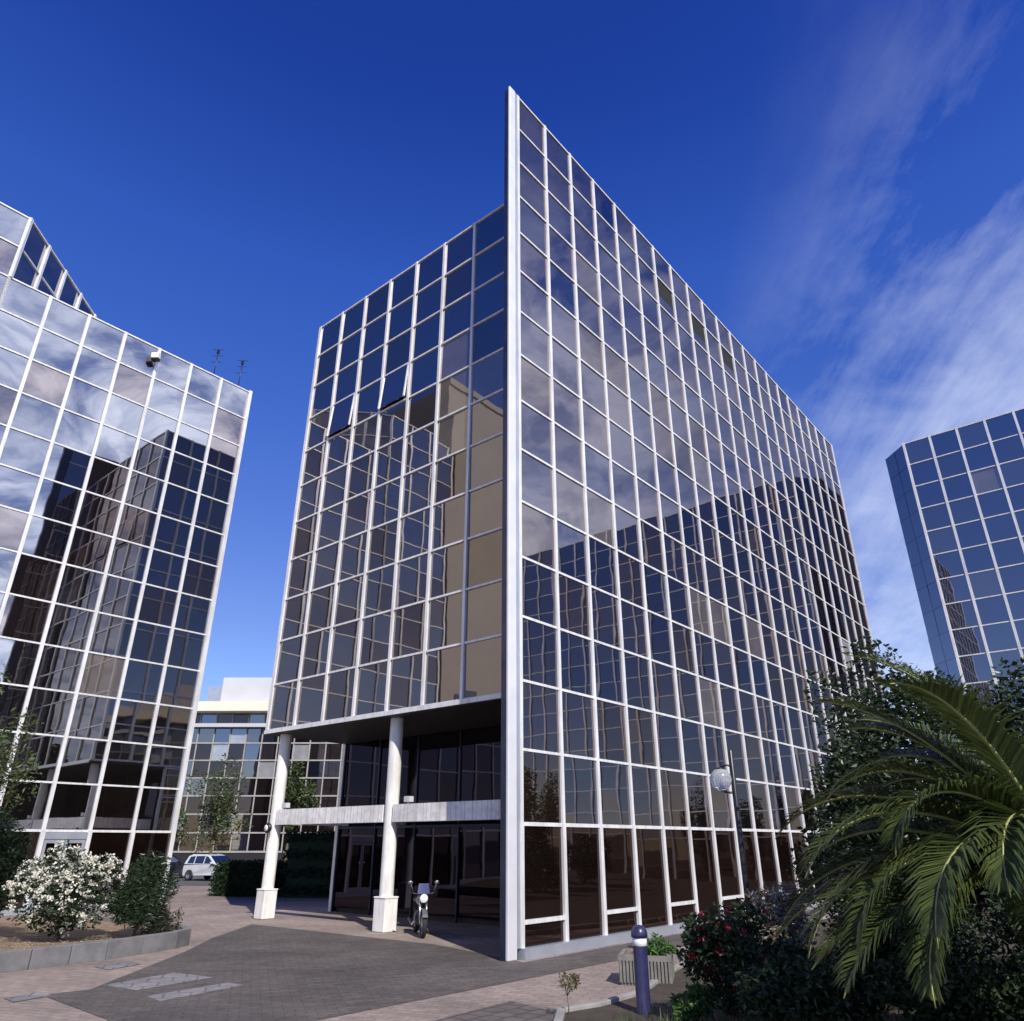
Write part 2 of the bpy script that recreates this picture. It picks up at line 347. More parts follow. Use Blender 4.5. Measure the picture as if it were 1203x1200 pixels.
# ------------------------------------------------------------------ curtain wall
def pane_box(mb, o, d, n, x0, x1, z0, z1, mi, r, tilt=.0045):
    # thin glass plate, turned a hair out of true like every real one
    tx, tz = r.gauss(0, tilt), r.gauss(0, tilt)
    def P(x, z, off): return o + d*x + UP*z + n*(off + (x-(x0+x1)/2)*tx + (z-(z0+z1)/2)*tz)
    vs = [P(x0, z0, 0), P(x1, z0, 0), P(x1, z1, 0), P(x0, z1, 0), P(x0, z0, -.02), P(x1, z0, -.02), P(x1, z1, -.02), P(x0, z1, -.02)]
    fs = [(0, 1, 2, 3), (7, 6, 5, 4), (0, 4, 5, 1), (1, 5, 6, 2), (2, 6, 7, 3), (3, 7, 4, 0)]
    if d.cross(UP).dot(n) < 0: fs = [f[::-1] for f in fs]
    mb.add(vs, fs, mi)
class Facade:
    """collects the panes of one building; the largest 100 in view become parts"""
    def __init__(s, root, seed): s.root = root; s.p = []; s.r = random.Random(seed)
    def wall(s, o, d, n, xs, zs, pick=None, mw=.11, md=.11, th=.062, td=.065, ends=True, skip=(), mats=None, front=True, trans=True):
        o = Vector(o); al = mats or M['alu']
        for j in range(len(zs)-1):
            for i in range(len(xs)-1):
                if (i, j) in skip: continue
                mi = pick(i, j) if pick else None
                if mi is None: mi = s.r.choices([0, 1, 2, 3, 4], [30, 30, 18, 21, .7])[0]
                c = o + d*(xs[i]+xs[i+1])/2 + UP*(zs[j]+zs[j+1])/2
                area = 0
                if front and n.dot(Vector((0, 0, HC)) - c) > 0:
                    q = [project(o + d*x + UP*z) for x, z in ((xs[i], zs[j]), (xs[i+1], zs[j]), (xs[i+1], zs[j+1]), (xs[i], zs[j+1]))]
                    if all(q) and -20 < q[0][0] < 1220 and -20 < q[0][1] < 1220:
                        area = abs(sum(q[k][0]*q[(k+1) % 4][1] - q[(k+1) % 4][0]*q[k][1] for k in range(4)))/2
                s.p.append((area, o, d, n, xs[i]+.01, xs[i+1]-.01, zs[j]+.01, zs[j+1]-.01, mi))
        rng_ = range(len(xs)) if ends else range(1, len(xs)-1)
        for i in rng_:
            mb = MB(); x = xs[i]
            mb.box(o + d*(x-mw/2) + UP*(zs[0]) - n*.03, d*mw, n*(md+.03), UP*(zs[-1]-zs[0]+.035))
            mb.build('mullion', al, s.root)
        if trans:
            for j, z in enumerate(zs):
                mb = MB()
                h = th if j not in (0,) else th*1.3
                mb.box(o + d*(xs[0]+.004) + UP*(z-h/2) - n*.025, d*(xs[-1]-xs[0]-.008), n*(td+.025), UP*h)
                mb.build('transom', al, s.root)
    def finish(s):
        s.p.sort(key=lambda t: -t[0])
        rest = MB(); k = 0
        for t in s.p:
            if t[0] > 0 and k < 98:
                mb = MB(); pane_box(mb, *t[1:8], 0, s.r); mb.build('window_pane', GL[t[8]], s.root); k += 1
            else: pane_box(rest, *t[1:8], t[8], s.r)
        if rest.f: tag(rest.build('window_pane', GL, s.root), kind='stuff')

# ------------------------------------------------------------------ main building
main = thing('office_building', 'tallest mirrored glass block with a sharp projecting corner and raised wing on white columns', 'building', T)
def W2(a, b_, z=0): return E1*a + E2*b_ + UP*z        # local coordinates of the main block
fc = Facade(main, 5)
NB = 21; A0 = .48
xs = [A0 + PW*i for i in range(NB+1)]
zs = [L(k) for k in range(16)]
fcR = -E2                                            # outward normal of the long face
opens = {(6, 13), (8, 13), (10, 13)}
def pick_r(i, j):
    r = fc.r.random()
    if (i, j) in ((1, 5), (2, 5), (6, 4), (7, 4), (9, 4), (2, 11)): return 4
    if (i, j) == (17, 5): return 5
    if j > 9: return 3 if (i+j) % 2 else 0
    return None
fc.wall(W2(0, 0), E1, fcR, xs, zs, pick_r, mw=.105, md=.055, td=.035, skip=opens)
# ground floor of the long face: taller panes, every other bay with a low rail
gx = xs
for i in range(NB):
    if i % 2 == 0:
        mb = MB(); mb.box(W2(gx[i]+.06, 0, .62) - fcR*.02, E1*(PW-.12), fcR*.08, UP*.085); mb.build('low_rail', M['alu'], main)
fc.wall(W2(0, 0), E1, fcR, gx, [.2, L(0)], lambda i, j: 6, mw=.125, md=.06, trans=False)
mb = MB(); mb.box(W2(.43, 0, 0) - fcR*.05, E1*(xs[-1]-.43), fcR*.22, UP*.2); mb.build('base_sill', M['alu_grey'], main)
# corner cover: silver profile with a dark reveal
mb = MB(); mb.box(W2(0, .0, .003) - fcR*.02, E1*.30, fcR*.08, UP*(L(15)+.05)); mb.build('corner_profile', M['alu_mid'], main, .02)
mb = MB(); mb.box(W2(.30, .0, .2) - fcR*.02, E1*.12, fcR*.06, UP*(L(15)-.2+.04)); mb.build('corner_joint', M['alu_grey'], main)
mb = MB(); mb.box(W2(.015, .03, 0), E1*.5, E2*.15, UP*(L(15)-.02)); mb.build('corner_reveal', M['alu_dark'], main)
for i, j in opens:
    f = MB(); f.box(W2(xs[i]+.06, .02, zs[j]+.03), E1*(PW-.12), E2*.03, UP*(PH-.06)); r_ = f.build('open_window', M['open'], main)
    mb = MB(); mb.box(W2(xs[i]+.07, -.004, zs[j]+.05), E1*(PW-.14), E2*.02, UP*.5); mb.build('sash', GL[1], r_)
# wing
AW = 1.62
wb = [.24] + [1.42 + 1.555*k for k in range(8)]
wz = [L(k) for k in range(2, 14)]
wopen = {(6, 9), (4, 9)}
wo = set()
for u, v in ((406, 487), (466, 450)):
    best = min(((abs(project(T + W2(AW, (wb[i]+wb[i+1])/2, (wz[j]+wz[j+1])/2))[0]-u) + abs(project(T + W2(AW, (wb[i]+wb[i+1])/2, (wz[j]+wz[j+1])/2))[1]-v)), i, j) for i in range(8) for j in range(11))
    wo.add(best[1:])
fc.wall(W2(AW, 0), E2, -E1, wb, wz, lambda i, j: 4 if (i in (1, 2) and j in (5, 6)) or (i, j) in ((1, 4), (2, 7)) else (7 if (i*3+j) % 5 else 8), mw=.10, md=.065, td=.045, skip=wo)
for i, j in wo:
    f = MB(); f.box(W2(AW+.02, wb[i]+.06, wz[j]+.03), E1*.03, E2*1.43, UP*(PH-.06)); r_ = f.build('open_window', M['open'], main)
    mb = MB(); tilt = (-E1*.12 + UP*(-1.44)).normalized()*1.46
    mb.box(W2(AW, wb[i]+.07, wz[j]+PH-.05), E2*1.41, tilt, -tilt.cross(E2).normalized()*.03, 0); mb.build('sash', GL[0], r_)
    for q in (0, 1.38):
        mb = MB(); mb.box(W2(AW-.02, wb[i]+.06+q, wz[j]+PH-.06), E2*.05, tilt, -E1*.05); mb.build('sash_stile', M['alu'], r_)
BW = wb[-1]
# cores behind the glazing
mb = MB(); mb.box(W2(AW+.09, .10, L(2)-.04), E1*(xs[-1]-AW-.19), E2*(BW-.2), UP*(PH*11)); mb.build('upper_core', M['core'], main)
GA = AW + 3.4
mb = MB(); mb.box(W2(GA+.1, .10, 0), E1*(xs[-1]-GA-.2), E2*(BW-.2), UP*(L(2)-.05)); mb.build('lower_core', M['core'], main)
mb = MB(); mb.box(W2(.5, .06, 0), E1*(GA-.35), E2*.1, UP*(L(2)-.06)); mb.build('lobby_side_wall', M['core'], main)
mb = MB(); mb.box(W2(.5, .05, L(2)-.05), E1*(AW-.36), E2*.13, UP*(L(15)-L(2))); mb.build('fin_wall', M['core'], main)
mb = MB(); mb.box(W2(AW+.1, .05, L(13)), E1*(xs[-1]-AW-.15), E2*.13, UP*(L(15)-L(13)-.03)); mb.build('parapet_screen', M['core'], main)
mb = MB(); mb.box(W2(9.6, .2, L(13)), E1*(xs[-1]-9.7), E2*3.6, UP*(L(15)-L(13)-.1)); mb.build('penthouse', M['core'], main)
mb = MB(); mb.box(W2(AW-.02, .24, L(13)-.02), E1*(xs[-1]-AW), E2*(BW-.24), UP*.09); mb.build('roof', M['alu_grey'], main)
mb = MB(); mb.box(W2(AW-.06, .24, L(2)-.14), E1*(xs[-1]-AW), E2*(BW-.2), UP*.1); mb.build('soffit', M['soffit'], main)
mb = MB(); mb.box(W2(AW-.10, .24, L(2)-.12), -E1*.03, E2*(BW-.2), UP*.12); mb.build('soffit_trim', M['alu'], main)
# inner face of the fin
fc.wall(W2(0, .24), E1, E2, [.5, AW], [0] + [L(k) for k in range(16)], lambda i, j: 3, front=False, ends=False, th=.05, td=.03)
# far sides of the block
bx = [PW*i for i in range(9)]; bx = [x*BW/bx[-1] for x in bx]
fc.wall(W2(0, BW), E1, E2, [AW + (xs[-1]-AW)*i/20 for i in range(21)], wz, None, front=False)
fc.wall(W2(0, BW), E1, E2, [GA + (xs[-1]-GA)*i/18 for i in range(19)], [0, L(0), L(1), L(2)-.1], None, front=False)
fc.wall(W2(xs[-1], 0), E2, E1, bx, [0] + zs[:14], None, front=False)
# recessed lobby glazing
lob = [.24 + (BW-.3)*i/6 for i in range(7)]
f2 = MB()
for i in range(6):
    for z0, z1 in ((.15, 2.62), (2.72, L(2)-.16)):
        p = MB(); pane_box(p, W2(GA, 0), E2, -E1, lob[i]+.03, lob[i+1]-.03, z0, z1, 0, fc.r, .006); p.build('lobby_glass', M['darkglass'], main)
for x in lob:
    mb = MB(); mb.box(W2(GA+.02, x-.025, 0), E2*.05, -E1*.07, UP*(L(2)-.15)); mb.build('lobby_mullion', M['alu_dark'], main)
mb = MB(); mb.box(W2(GA+.02, .24, 2.63), E2*(BW-.3), -E1*.055, UP*.08); mb.build('lobby_transom', M['alu_dark'], main)
# columns and the tiled beam
def AB(p):
    q = Vector(p) - T; return q.dot(E1), q.dot(E2)
CA = AW + .42
cols = []
for u, v in ((451, 1097), (310, 1079)):
    # sight line's crossing with the column row
    x, y, w = ray(u, v); dirv = Vector((x, y, 0)).normalized()
    t_ = (CA + T.dot(E1))/dirv.dot(E1); p = dirv*t_
    cols.append((p-T).dot(E2))
for b_ in cols:
    mb = MB(); mb.lathe([(.195, .8), (.195, L(2)-.13)], W2(CA, b_), 28)
    c_ = mb.build('column', M['column'], main)
    mb = MB(); mb.cbox(W2(CA, b_, .004), .46, .46, .80, -A); mb.cbox(W2(CA, b_, .80), .49, .49, .045, -A); mb.build('plinth', M['column'], c_, .015)
mb = MB(); bs = [.24] + sorted(cols)
for i in range(2): mb.box(W2(CA-.16, bs[i]+(.0 if i == 0 else .22), 2.72), E2*(bs[i+1]-bs[i]-(.22 if i == 0 else .44)), E1*.32, UP*.46)
mb.build('tiled_beam', M['tile'], main)
mb = MB(); mb.box(W2(CA+.2, cols[1]-.14, 2.73), E1*(GA-CA-.25), E2*.28, UP*.44); mb.build('tiled_beam', M['tile'], main)
fc.finish()
# small fittings on beam and column
def fitting(name, label, cat, loc, group=None):
    return thing(name, label, cat, loc, 0, group)
for b_, lab in ((cols[0]-.75, 'small white floodlight on the beam right of the middle column'), (cols[1]-.55, 'small white floodlight on the beam beside the outer column')):
    t = fitting('floodlight', lab, 'floodlight', T + W2(CA-.05, b_, 3.18), 'floodlights on the tiled beam')
    mb = MB(); mb.cbox((0, 0, .05), .24, .16, .15, -A); mb.build('housing', M['white'], t, .01)
    mb = MB(); mb.cbox((0, 0, 0), .05, .05, .06, -A); mb.build('bracket', M['steel'], t)
t = fitting('wall_lamp', 'round dark wall lamp on the outer white column under the beam', 'lamp', T + W2(CA-.30, cols[1]-.13, 2.62))
mb = MB(); mb.lathe([(0, 0), (.14, 0), (.16, .03), (.16, .08), (.12, .12), (0, .13)], (0, 0, 0), 18, axis=(-.6, -.8, 0)); mb.build('rim', M['black'], t)
mb = MB(); mb.lathe([(0, .135), (.09, .13), (.1, .11)], (0, 0, 0), 18, axis=(-.6, -.8, 0)); mb.build('lens', M['lens'], t)

# ------------------------------------------------------------------ left building
P0 = Vector((-13.4, 31.5, 0))
left = thing('office_building', 'mirrored glass block on the left reflecting clouds, stepped up to a taller section', 'building', P0)
fl = Facade(left, 8)
d = -E1; n = -E2
lx = [PW*i for i in range(8)]
lz = [L(k) for k in range(14)]
def pick_l(i, j):
    return fl.r.choices([9, 9, 0, 4], [40, 30, 28, 1])[0]
fl.wall((0, 0, 0), d, n, lx, lz, pick_l, mw=.12, md=.07, td=.045)
fl.wall((0, 0, 0), d, n, lx, [.2, L(0)], lambda i, j: 6, mw=.14, trans=False)
tx = [PW*7 + PW*i for i in range(4)]
tz = [L(k) for k in range(16)]
fl.wall((0, 0, 0), d, n, tx, tz, pick_l, mw=.12, md=.07, td=.045)
fl.wall((0, 0, 0), d, n, tx, [.2, L(0)], pick_l, mw=.14, trans=False)
mb = MB(); mb.box(d*0 + n*(-.05), d*(PW*10), n*.2, UP*.2); mb.build('base_sill', M['alu_grey'], left)
mb = MB(); mb.box(-d*.09 + n*(-.12), d*.16, n*.25, UP*(L(13)+.05)); mb.build('corner_profile', M['alu'], left)
# return face of the taller section, turned 45 degrees
PC = d*(PW*7); dc = Vector((-math.sin(R(5)), math.cos(R(5)), 0)); ncn = Vector((math.cos(R(5)), math.sin(R(5)), 0))
fl.wall(PC, dc, ncn, [PW*1.0*i for i in range(8)], [L(13), L(14), L(15)], lambda i, j: 3, mw=.13)
back = Vector(E2)
mb = MB()
mb.prism([x.xy for x in (E2*.1 - E1*.1, d*(PW*7) + E2*.1, d*(PW*7)+E2*16, E2*16 - E1*.1)], 0, L(13)-.05)
mb.build('lower_core', M['core'], left)
mb = MB()
q0 = PC + ncn*(-.1) + E2*.1
mb.prism([x.xy for x in (q0, d*(PW*10) + E2*.1, d*(PW*10)+E2*16, PC + dc*10.8 + E2*6, PC + dc*10.8 - ncn*.1)], 0.01, L(15)-.05)
mb.build('tall_core', M['core'], left)
mb = MB(); mb.prism([x.xy for x in (E2*0, d*(PW*7)+E2*.0, d*(PW*7)+E2*16.05, E2*16.05)], L(13)-.05, L(13)+.02); mb.build('roof', M['alu_grey'], left)
fl.wall(E1*0, E2, E1, [2*i for i in range(9)], [0] + lz, None, front=False)
# the tower next door stands outside the frame but is mirrored in the wing
ct = thing('tower_block', 'plain cream tower beyond the left edge, mirrored in the raised wing glass', 'building', P0 + d*(PW*10+.3))
mb = MB(); mb.prism([x.xy for x in (Vector((0, 0, 0)), d*17, d*17 + E2*12, E2*12)], 0, 31); mb.build('wall', M['beige'], ct)
for i in range(5):
    for j in range(3):
        mb = MB(); mb.box(d*(1.2+3.2*i) + n*.02 + UP*(1.0+3.6*j), d*1.8, n*.05, UP*2.0); mb.build('window', GL[2], ct)
mb = MB(); mb.box(n*(.12)+UP*31, d*17, E2*12, UP*.5); mb.build('roof', M['beige'], ct)
# entrance in the third bay
dr = MB(); dr.box(d*(PW*2+.08) + n*.0 + UP*2.30, d*(PW-.16), n*.10, UP*.22); dr.build('door_header', M['alu_grey'], left)
for k in range(2):
    o_ = d*(PW*2+.1+k*.69) + n*.03 + UP*.21
    mb = MB()
    for off, w_, z0, z1 in ((0, .09, 0, 2.08), (.58, .09, 0, 2.08)): mb.box(o_ + d*off + UP*z0, d*w_, n*.05, UP*(z1-z0))
    mb.box(o_ + d*.09, d*.49, n*.045, UP*.16); mb.box(o_ + d*.09 + UP*1.96, d*.49, n*.045, UP*.12)
    dd = mb.build('door', M['alu_grey'], left)
    mb = MB(); mb.tube([o_ + d*(.52 if k == 0 else .12) + n*.09 + UP*z for z in (.9, 1.3)], .015); mb.build('handle', M['steel'], dd)
# rooftop antennas
def roofpt(s_, b_): return d*s_ + E2*b_ + UP*(L(13)+.02)
for s_, b_, h in ((1.75, .5, 1.9), (.45, .4, 1.9)):
    p = roofpt(s_, b_); mb = MB()
    mb.tube([p, p + UP*h], .022, 6)
    for q in (.55, .75, .95): mb.tube([p + UP*h*q - Vector((.22, .1, 0)), p + UP*h*q + Vector((.22, .1, .14))], .012, 5)
    mb.cbox(p + Vector((0, 0, h*.86)), .12, .08, .22)
    mb.cbox(p - Vector((0, 0, .0)), .3, .3, .1)
    mb.build('antenna', M['black'], left)
fl.finish()
pf = P0 + d*(PW*3) + n*.14 + UP*(L(13)-.55)
t = thing('floodlight', 'small cream floodlight on the top rim of the left glass block', 'floodlight', pf)
mb = MB(); mb.box((-.17, -.12, -.18), (.34, 0, 0), (0, -.24, -.05), (0, -.04, .26)); mb.build('housing', M['cream'], t, .02)
mb = MB(); mb.box((-.15, -.10, -.30), (.30, 0, 0), (0, -.24, -.02), (0, 0, .12)); mb.build('lens', M['black'], t)
mb = MB(); mb.tube([(0, .1, .1), (0, -.1, 0)], .03, 6); mb.build('bracket', M['steel'], t)

# ------------------------------------------------------------------ right building
PR = Vector((26.0, 42.4, 0))
right = thing('office_building', 'blue mirrored glass block on the right behind the palm, with a chamfered corner', 'building', PR)
fr = Facade(right, 21)
f1 = -E2; nr = -E1
fr.wall((0, 0, 0), f1, nr, [PW*i for i in range(21)], tz, lambda i, j: fr.r.choices([0, 1, 3, 4], [22, 28, 48, 2])[0], mw=.13)
fr.wall((0, 0, 0), f1, nr, [PW*i for i in range(21)], [0, L(0)], lambda i, j: 2, mw=.13, trans=False)
CH = 2.2
fr.wall((0, 0, 0), dc, Vector((-math.cos(R(5)), -math.sin(R(5)), 0)), [CH*i/2 for i in range(3)], [0]+tz, lambda i, j: 3, mw=.03, td=.006, md=.006, mats=M['alu_dark'], ends=False, th=.015)
mb = MB(); nc = Vector((-math.cos(R(5)), -math.sin(R(5)), 0))
mb.prism([x.xy for x in (E1*.1 - nc*.02, f1*(PW*20)+E1*.1, f1*(PW*20)+E1*16, dc*CH + E1*16, dc*CH - nc*.12 + E1*.05)], 0, L(15)-.05)
mb.build('core', M['core'], right)
mb = MB(); mb.prism([x.xy for x in (E1*.02, f1*(PW*20)+E1*.02, f1*(PW*20)+E1*16, dc*CH + E1*16, dc*CH)], L(15)-.04, L(15)+.02); mb.build('roof', M['alu_grey'], right)
mb = MB(); mb.box(-f1*.07 + nr*(-.06), f1*.12, nr*.2, UP*(L(15)+.05)); mb.build('corner_profile', M['alu'], right)
fr.finish()

# ------------------------------------------------------------------ low building at the back
YB = 72.0
low_b = thing('office_building', 'low distant office building with cream roof band between the two glass blocks', 'building', (-26, YB, 0))
fb = Facade(low_b, 33)
bxs = [-16 + 1.53*i for i in range(23)]
bz = [1.42 + 1.55*k for k in range(7)] + [12.3, 13.5]
fb.wall((0, 0, 0), Vector((1, 0, 0)), Vector((0, -1, 0)), bxs, bz, lambda i, j: fb.r.choices([6, 2, 3, 5], [66, 18, 14, 0 if j < 4 else 7])[0], mw=.10, th=.12, md=.10, td=.12, mats=M['alu_beige'])
fb.finish()
x0, x1 = bxs[0], bxs[-1]
mb = MB(); mb.box((x0, .1, 0), (x1-x0, 0, 0), (0, 14, 0), (0, 0, 13.55)); mb.build('core', M['core'], low_b)
mb = MB(); mb.box((x0, -.06, 0), (x1-x0, 0, 0), (0, .2, 0), (0, 0, 1.3)); mb.build('base_wall', M['core'], low_b)
def arc(y0, sag, ex=.3, n_=14): return [(x0-ex + (x1-x0+2*ex)*i/n_, y0 - sag*(1-(2*i/n_-1)**2)) for i in range(n_+1)]
mb = MB(); mb.prism(arc(-.35, .9) + [(x1+.3, 14), (x0-.3, 14)], 13.52, 14.4); mb.build('roof_band', M['cream'], low_b)
mb = MB(); mb.prism(arc(-.2, .5) + [(x1+.3, -.16), (x0-.3, -.16)], 12.12, 12.45); mb.build('ledge', M['white'], low_b)
mb = MB(); mb.box((-3.0, 2, 14.4), (16, 0, 0), (0, 8, 0), (0, 0, 2.9)); mb.build('roof_block', M['white'], low_b)
mb = MB(); mb.box((-4.6, 2.6, 14.4), (1.58, 0, 0), (0, 6, 0), (0, 0, 2.1)); mb.build('roof_block', M['alu_grey'], low_b)

# ------------------------------------------------------------------ foliage
def leafcloud(blobs, n, size, r, asp=.5, shell=.55, droop=0, nm=2):
    """small leaf faces through the volume of a set of ellipsoids"""
    mb = MB(); vol = [b[1][0]*b[1][1]*b[1][2] for b in blobs]
    for _ in range(n):
        (c, rad) = r.choices(blobs, vol)[0]
        while True:
            p = Vector((r.uniform(-1, 1), r.uniform(-1, 1), r.uniform(-1, 1)))
            if p.length < 1 and (p.length > shell or r.random() < .35): break
        q = Vector(c) + Vector((p.x*rad[0], p.y*rad[1], p.z*rad[2]))
        a = Vector((r.gauss(0, 1), r.gauss(0, 1), r.gauss(0, .6) - droop)).normalized()
        b_ = a.cross(Vector((r.gauss(0, 1), r.gauss(0, 1), r.gauss(0, 1)))).normalized()
        s_ = size*r.uniform(.6, 1.4); w = b_*s_*asp*.5; m_ = q + a*s_*.45
        fold = a.cross(b_)*s_*.08
        mb.add([q, m_+w+fold, q+a*s_, m_-w+fold], [(0, 1, 2, 3)], r.randrange(nm))
    return mb
def blobs_in(c, rad, n, r, k=.38):
    out = []
    for _ in range(n):
        while True:
            p = Vector((r.uniform(-1, 1), r.uniform(-1, 1), r.uniform(-1, 1)))
            if p.length < 1: break
        s_ = k*r.uniform(.6, 1.3)
        out.append((Vector(c) + Vector((p.x*rad[0], p.y*rad[1], p.z*rad[2]))*(1-s_*.6), (rad[0]*s_, rad[1]*s_, rad[2]*s_)))
    return out
def limbs(base, blobs, r0, r, n=7, split=.35):
    mb = MB(); base = Vector(base); zt = max(b[0].z for b in blobs); zb = base.z + (zt-base.z)*split
    fork = Vector((base.x, base.y, zb))
    mb.tube([base, (base+fork)/2 + Vector((r.uniform(-.05, .05), r.uniform(-.05, .05), 0)), fork], [r0, r0*.8, r0*.65], 9)
    for b_ in r.sample(blobs, min(n, len(blobs))):
        e = Vector(b_[0]); mid = fork.lerp(e, .5) + Vector((r.uniform(-.1, .1), r.uniform(-.1, .1), .12))
        mb.tube([fork - UP*r0*.5, mid, e], [r0*.5, r0*.3, r0*.1], 6)
    return mb
def plant(name, label, cat, base, crown_c, rad, nb, nl, size, mats, seed, r0=.05, asp=.5, group=None, trunk='trunk', crown='crown', k=.4, droop=0, split=.3, shell=.55):
    r = random.Random(seed); t = thing(name, label, cat, base, 0, group)
    bl = blobs_in(crown_c, rad, nb, r, k)
    limbs((0, 0, -.02), bl, r0, r, split=split).build(trunk, M['bark'], t)
    leafcloud(bl, nl, size, r, asp, shell, droop, len(mats)).build(crown, [M[x] for x in mats], t)
    return t, bl, r

# dark broadleaf trees at the right, behind the palm
plant('broadleaf_tree', 'dark glossy leaved tree between the tall glass block and the palm', 'tree', (6.7, 13.6, 0), (0, 0, 3.3), (1.75, 1.6, 2.45), 40, 23000, .105, ['leaf_dark', 'leaf_dark', 'leaf_conifer'], 3, .12, .55, k=.34)
plant('broadleaf_tree', 'dark bushy tree at the right edge directly behind the palm fronds', 'tree', (8.9, 12.8, 0), (0, 0, 2.9), (2.0, 1.6, 2.2), 36, 18000, .11, ['leaf_dark', 'leaf_conifer', 'leaf_dark'], 4, .12, .55, k=.36)
# conifers outside the frame that the ground floor glass mirrors
for i, (x, y, h) in enumerate(((19, 17, 6.5), (22.5, 19.5, 7.5), (26, 22, 6), (29, 19, 8), (17, 12, 6), (32, 25, 7))):
    plant('cypress_tree', 'dark cypress mirrored in the ground floor panes of the tall block', 'tree', (x, y, 0), (0, 0, h*.52), (.95, .95, h*.48), 14, 2600, .3, ['leaf_conifer', 'leaf_olive'], 50+i, .12, .3, group='cypresses beside the plaza', k=.5)
plant('added_shade_tree', 'unseen tree added behind the viewpoint to shade the palm bed', 'tree', (10.0, -.6, 0), (0, 0, 8.2), (3.0, 2.4, 2.4), 22, 4200, .36, ['leaf_mid', 'leaf_olive'], 70, .22, .6, k=.34)  # never in view; added so its crown casts shade on the palm bed
for i, (x, y) in enumerate(((12.5, 17.5), (15.5, 20.6), (18.5, 23.8), (9.5, 14.6), (21.5, 27.0))):
    plant('laurel_shrub', 'dark laurel shrub along the planted bed before the long mirrored facade', 'shrub', (x+2.6, y-1.2, .05), (0, 0, 1.3), (2.3, 1.2, 1.35), 16, 5200, .16, ['leaf_dark', 'leaf_conifer'], 80+i, .05, .5, group='laurel shrubs along the facade bed', crown='foliage', trunk='stem')
# left: tree, shrubs
plant('young_tree', 'light green thin leaved tree at the left edge before the glass block', 'tree', (-11.6, 16.3, .3), (.2, 0, 3.7), (1.25, 1.2, 1.75), 20, 3600, .12, ['leaf_mid', 'leaf_olive'], 7, .06, .35, k=.3)
plant('conifer_shrub', 'dark green conifer shrub at the left edge behind the white bush', 'shrub', (-11.9, 18.6, .3), (0, 0, 1.45), (.95, .8, 1.3), 14, 6000, .12, ['leaf_conifer'], 8, .05, .3)
t, bl, r = plant('flowering_shrub', 'round bush covered in white blossom clusters above the left kerb', 'shrub', (-9.85, 18.3, .3), (0, 0, 1.0), (1.3, .95, 1.0), 26, 9000, .085, ['leaf_dark', 'leaf_conifer'], 9, .04, .5, crown='foliage', trunk='stem', k=.36)
fl_ = MB()
for _ in range(620):
    c, rad = r.choice(bl)
    a = Vector((r.gauss(.15, 1), r.gauss(-.8, 1), r.gauss(.45, .8))).normalized()
    q = c + Vector((a.x*rad[0], a.y*rad[1], a.z*rad[2]))*1.02
    k_ = leafcloud([(q, (.065, .065, .045))], 14, .05, r, .8, .2, 0, 1)
    fl_.add(k_.v, k_.f)
tag(fl_.build('blossom', M['flower_white'], t), kind='stuff')
plant('juniper_shrub', 'dark feathery shrub right of the white blossom bush', 'shrub', (-8.5, 18.9, .25), (0, 0, .85), (.85, .7, .85), 22, 7500, .12, ['leaf_conifer', 'leaf_dark'], 12, .035, .22, crown='foliage', trunk='stem')
plant('low_shrub', 'small grey green shrub with dry tips on the corner of the left bed', 'shrub', (-8.35, 20.1, .2), (0, 0, .35), (.42, .4, .38), 10, 1200, .09, ['leaf_silver', 'leaf_dry', 'leaf_conifer'], 13, .02, .3, crown='foliage', trunk='stem')
# trees before the distant building
plant('street_tree', 'taller yellow green street tree before the distant low building', 'tree', (-22.4, 60, 0), (0, 0, 4.9), (2.7, 2.3, 3.6), 30, 2900, .24, ['leaf_mid', 'leaf_olive'], 15, .14, .5, k=.3)
plant('street_tree', 'smaller street tree beside the left glass block before the low building', 'tree', (-24.4, 57, 0), (0, 0, 3.6), (2.0, 1.7, 2.6), 22, 2300, .22, ['leaf_mid', 'leaf_olive'], 16, .12, .5, k=.32)
plant('street_tree', 'street tree seen above the beam between the white columns', 'tree', (-16.5, 59, 0), (0, 0, 5.2), (2.0, 1.9, 2.9), 22, 3400, .28, ['leaf_mid', 'leaf_olive'], 17, .13, .5, k=.3)
# hedge in the shade
r = random.Random(19)
for nm, lab, loc, rz, ln, h in (('hedge', 'low dark clipped hedge in shade beside the outer white column', (-11.9, 37.2, 0), R(-12), 3.2, 1.3),
                                ('hedge', 'tall dark hedge seen under the beam between the two white columns', (-6.6, 36.6, 0), R(4), 7.0, 2.6)):
    t = thing(nm, lab, 'hedge', loc, rz); mb = MB(); mb.cbox((0, 0, 0), ln-.3, .9, h-.12, 0, 0); m_ = int(ln/.42)
    k_ = leafcloud([(Vector((x*.42-ln/2+.2, y_, z_*h)), (.32, .26, .24)) for x in range(m_+1) for y_ in (-.42, 0, .42) for z_ in (.12, .38, .66, .93)], int(4200*ln), .13, r, .5, .4, 0, 1)
    mb.add(k_.v, k_.f); mb.build('foliage', M['leaf_conifer'], t)

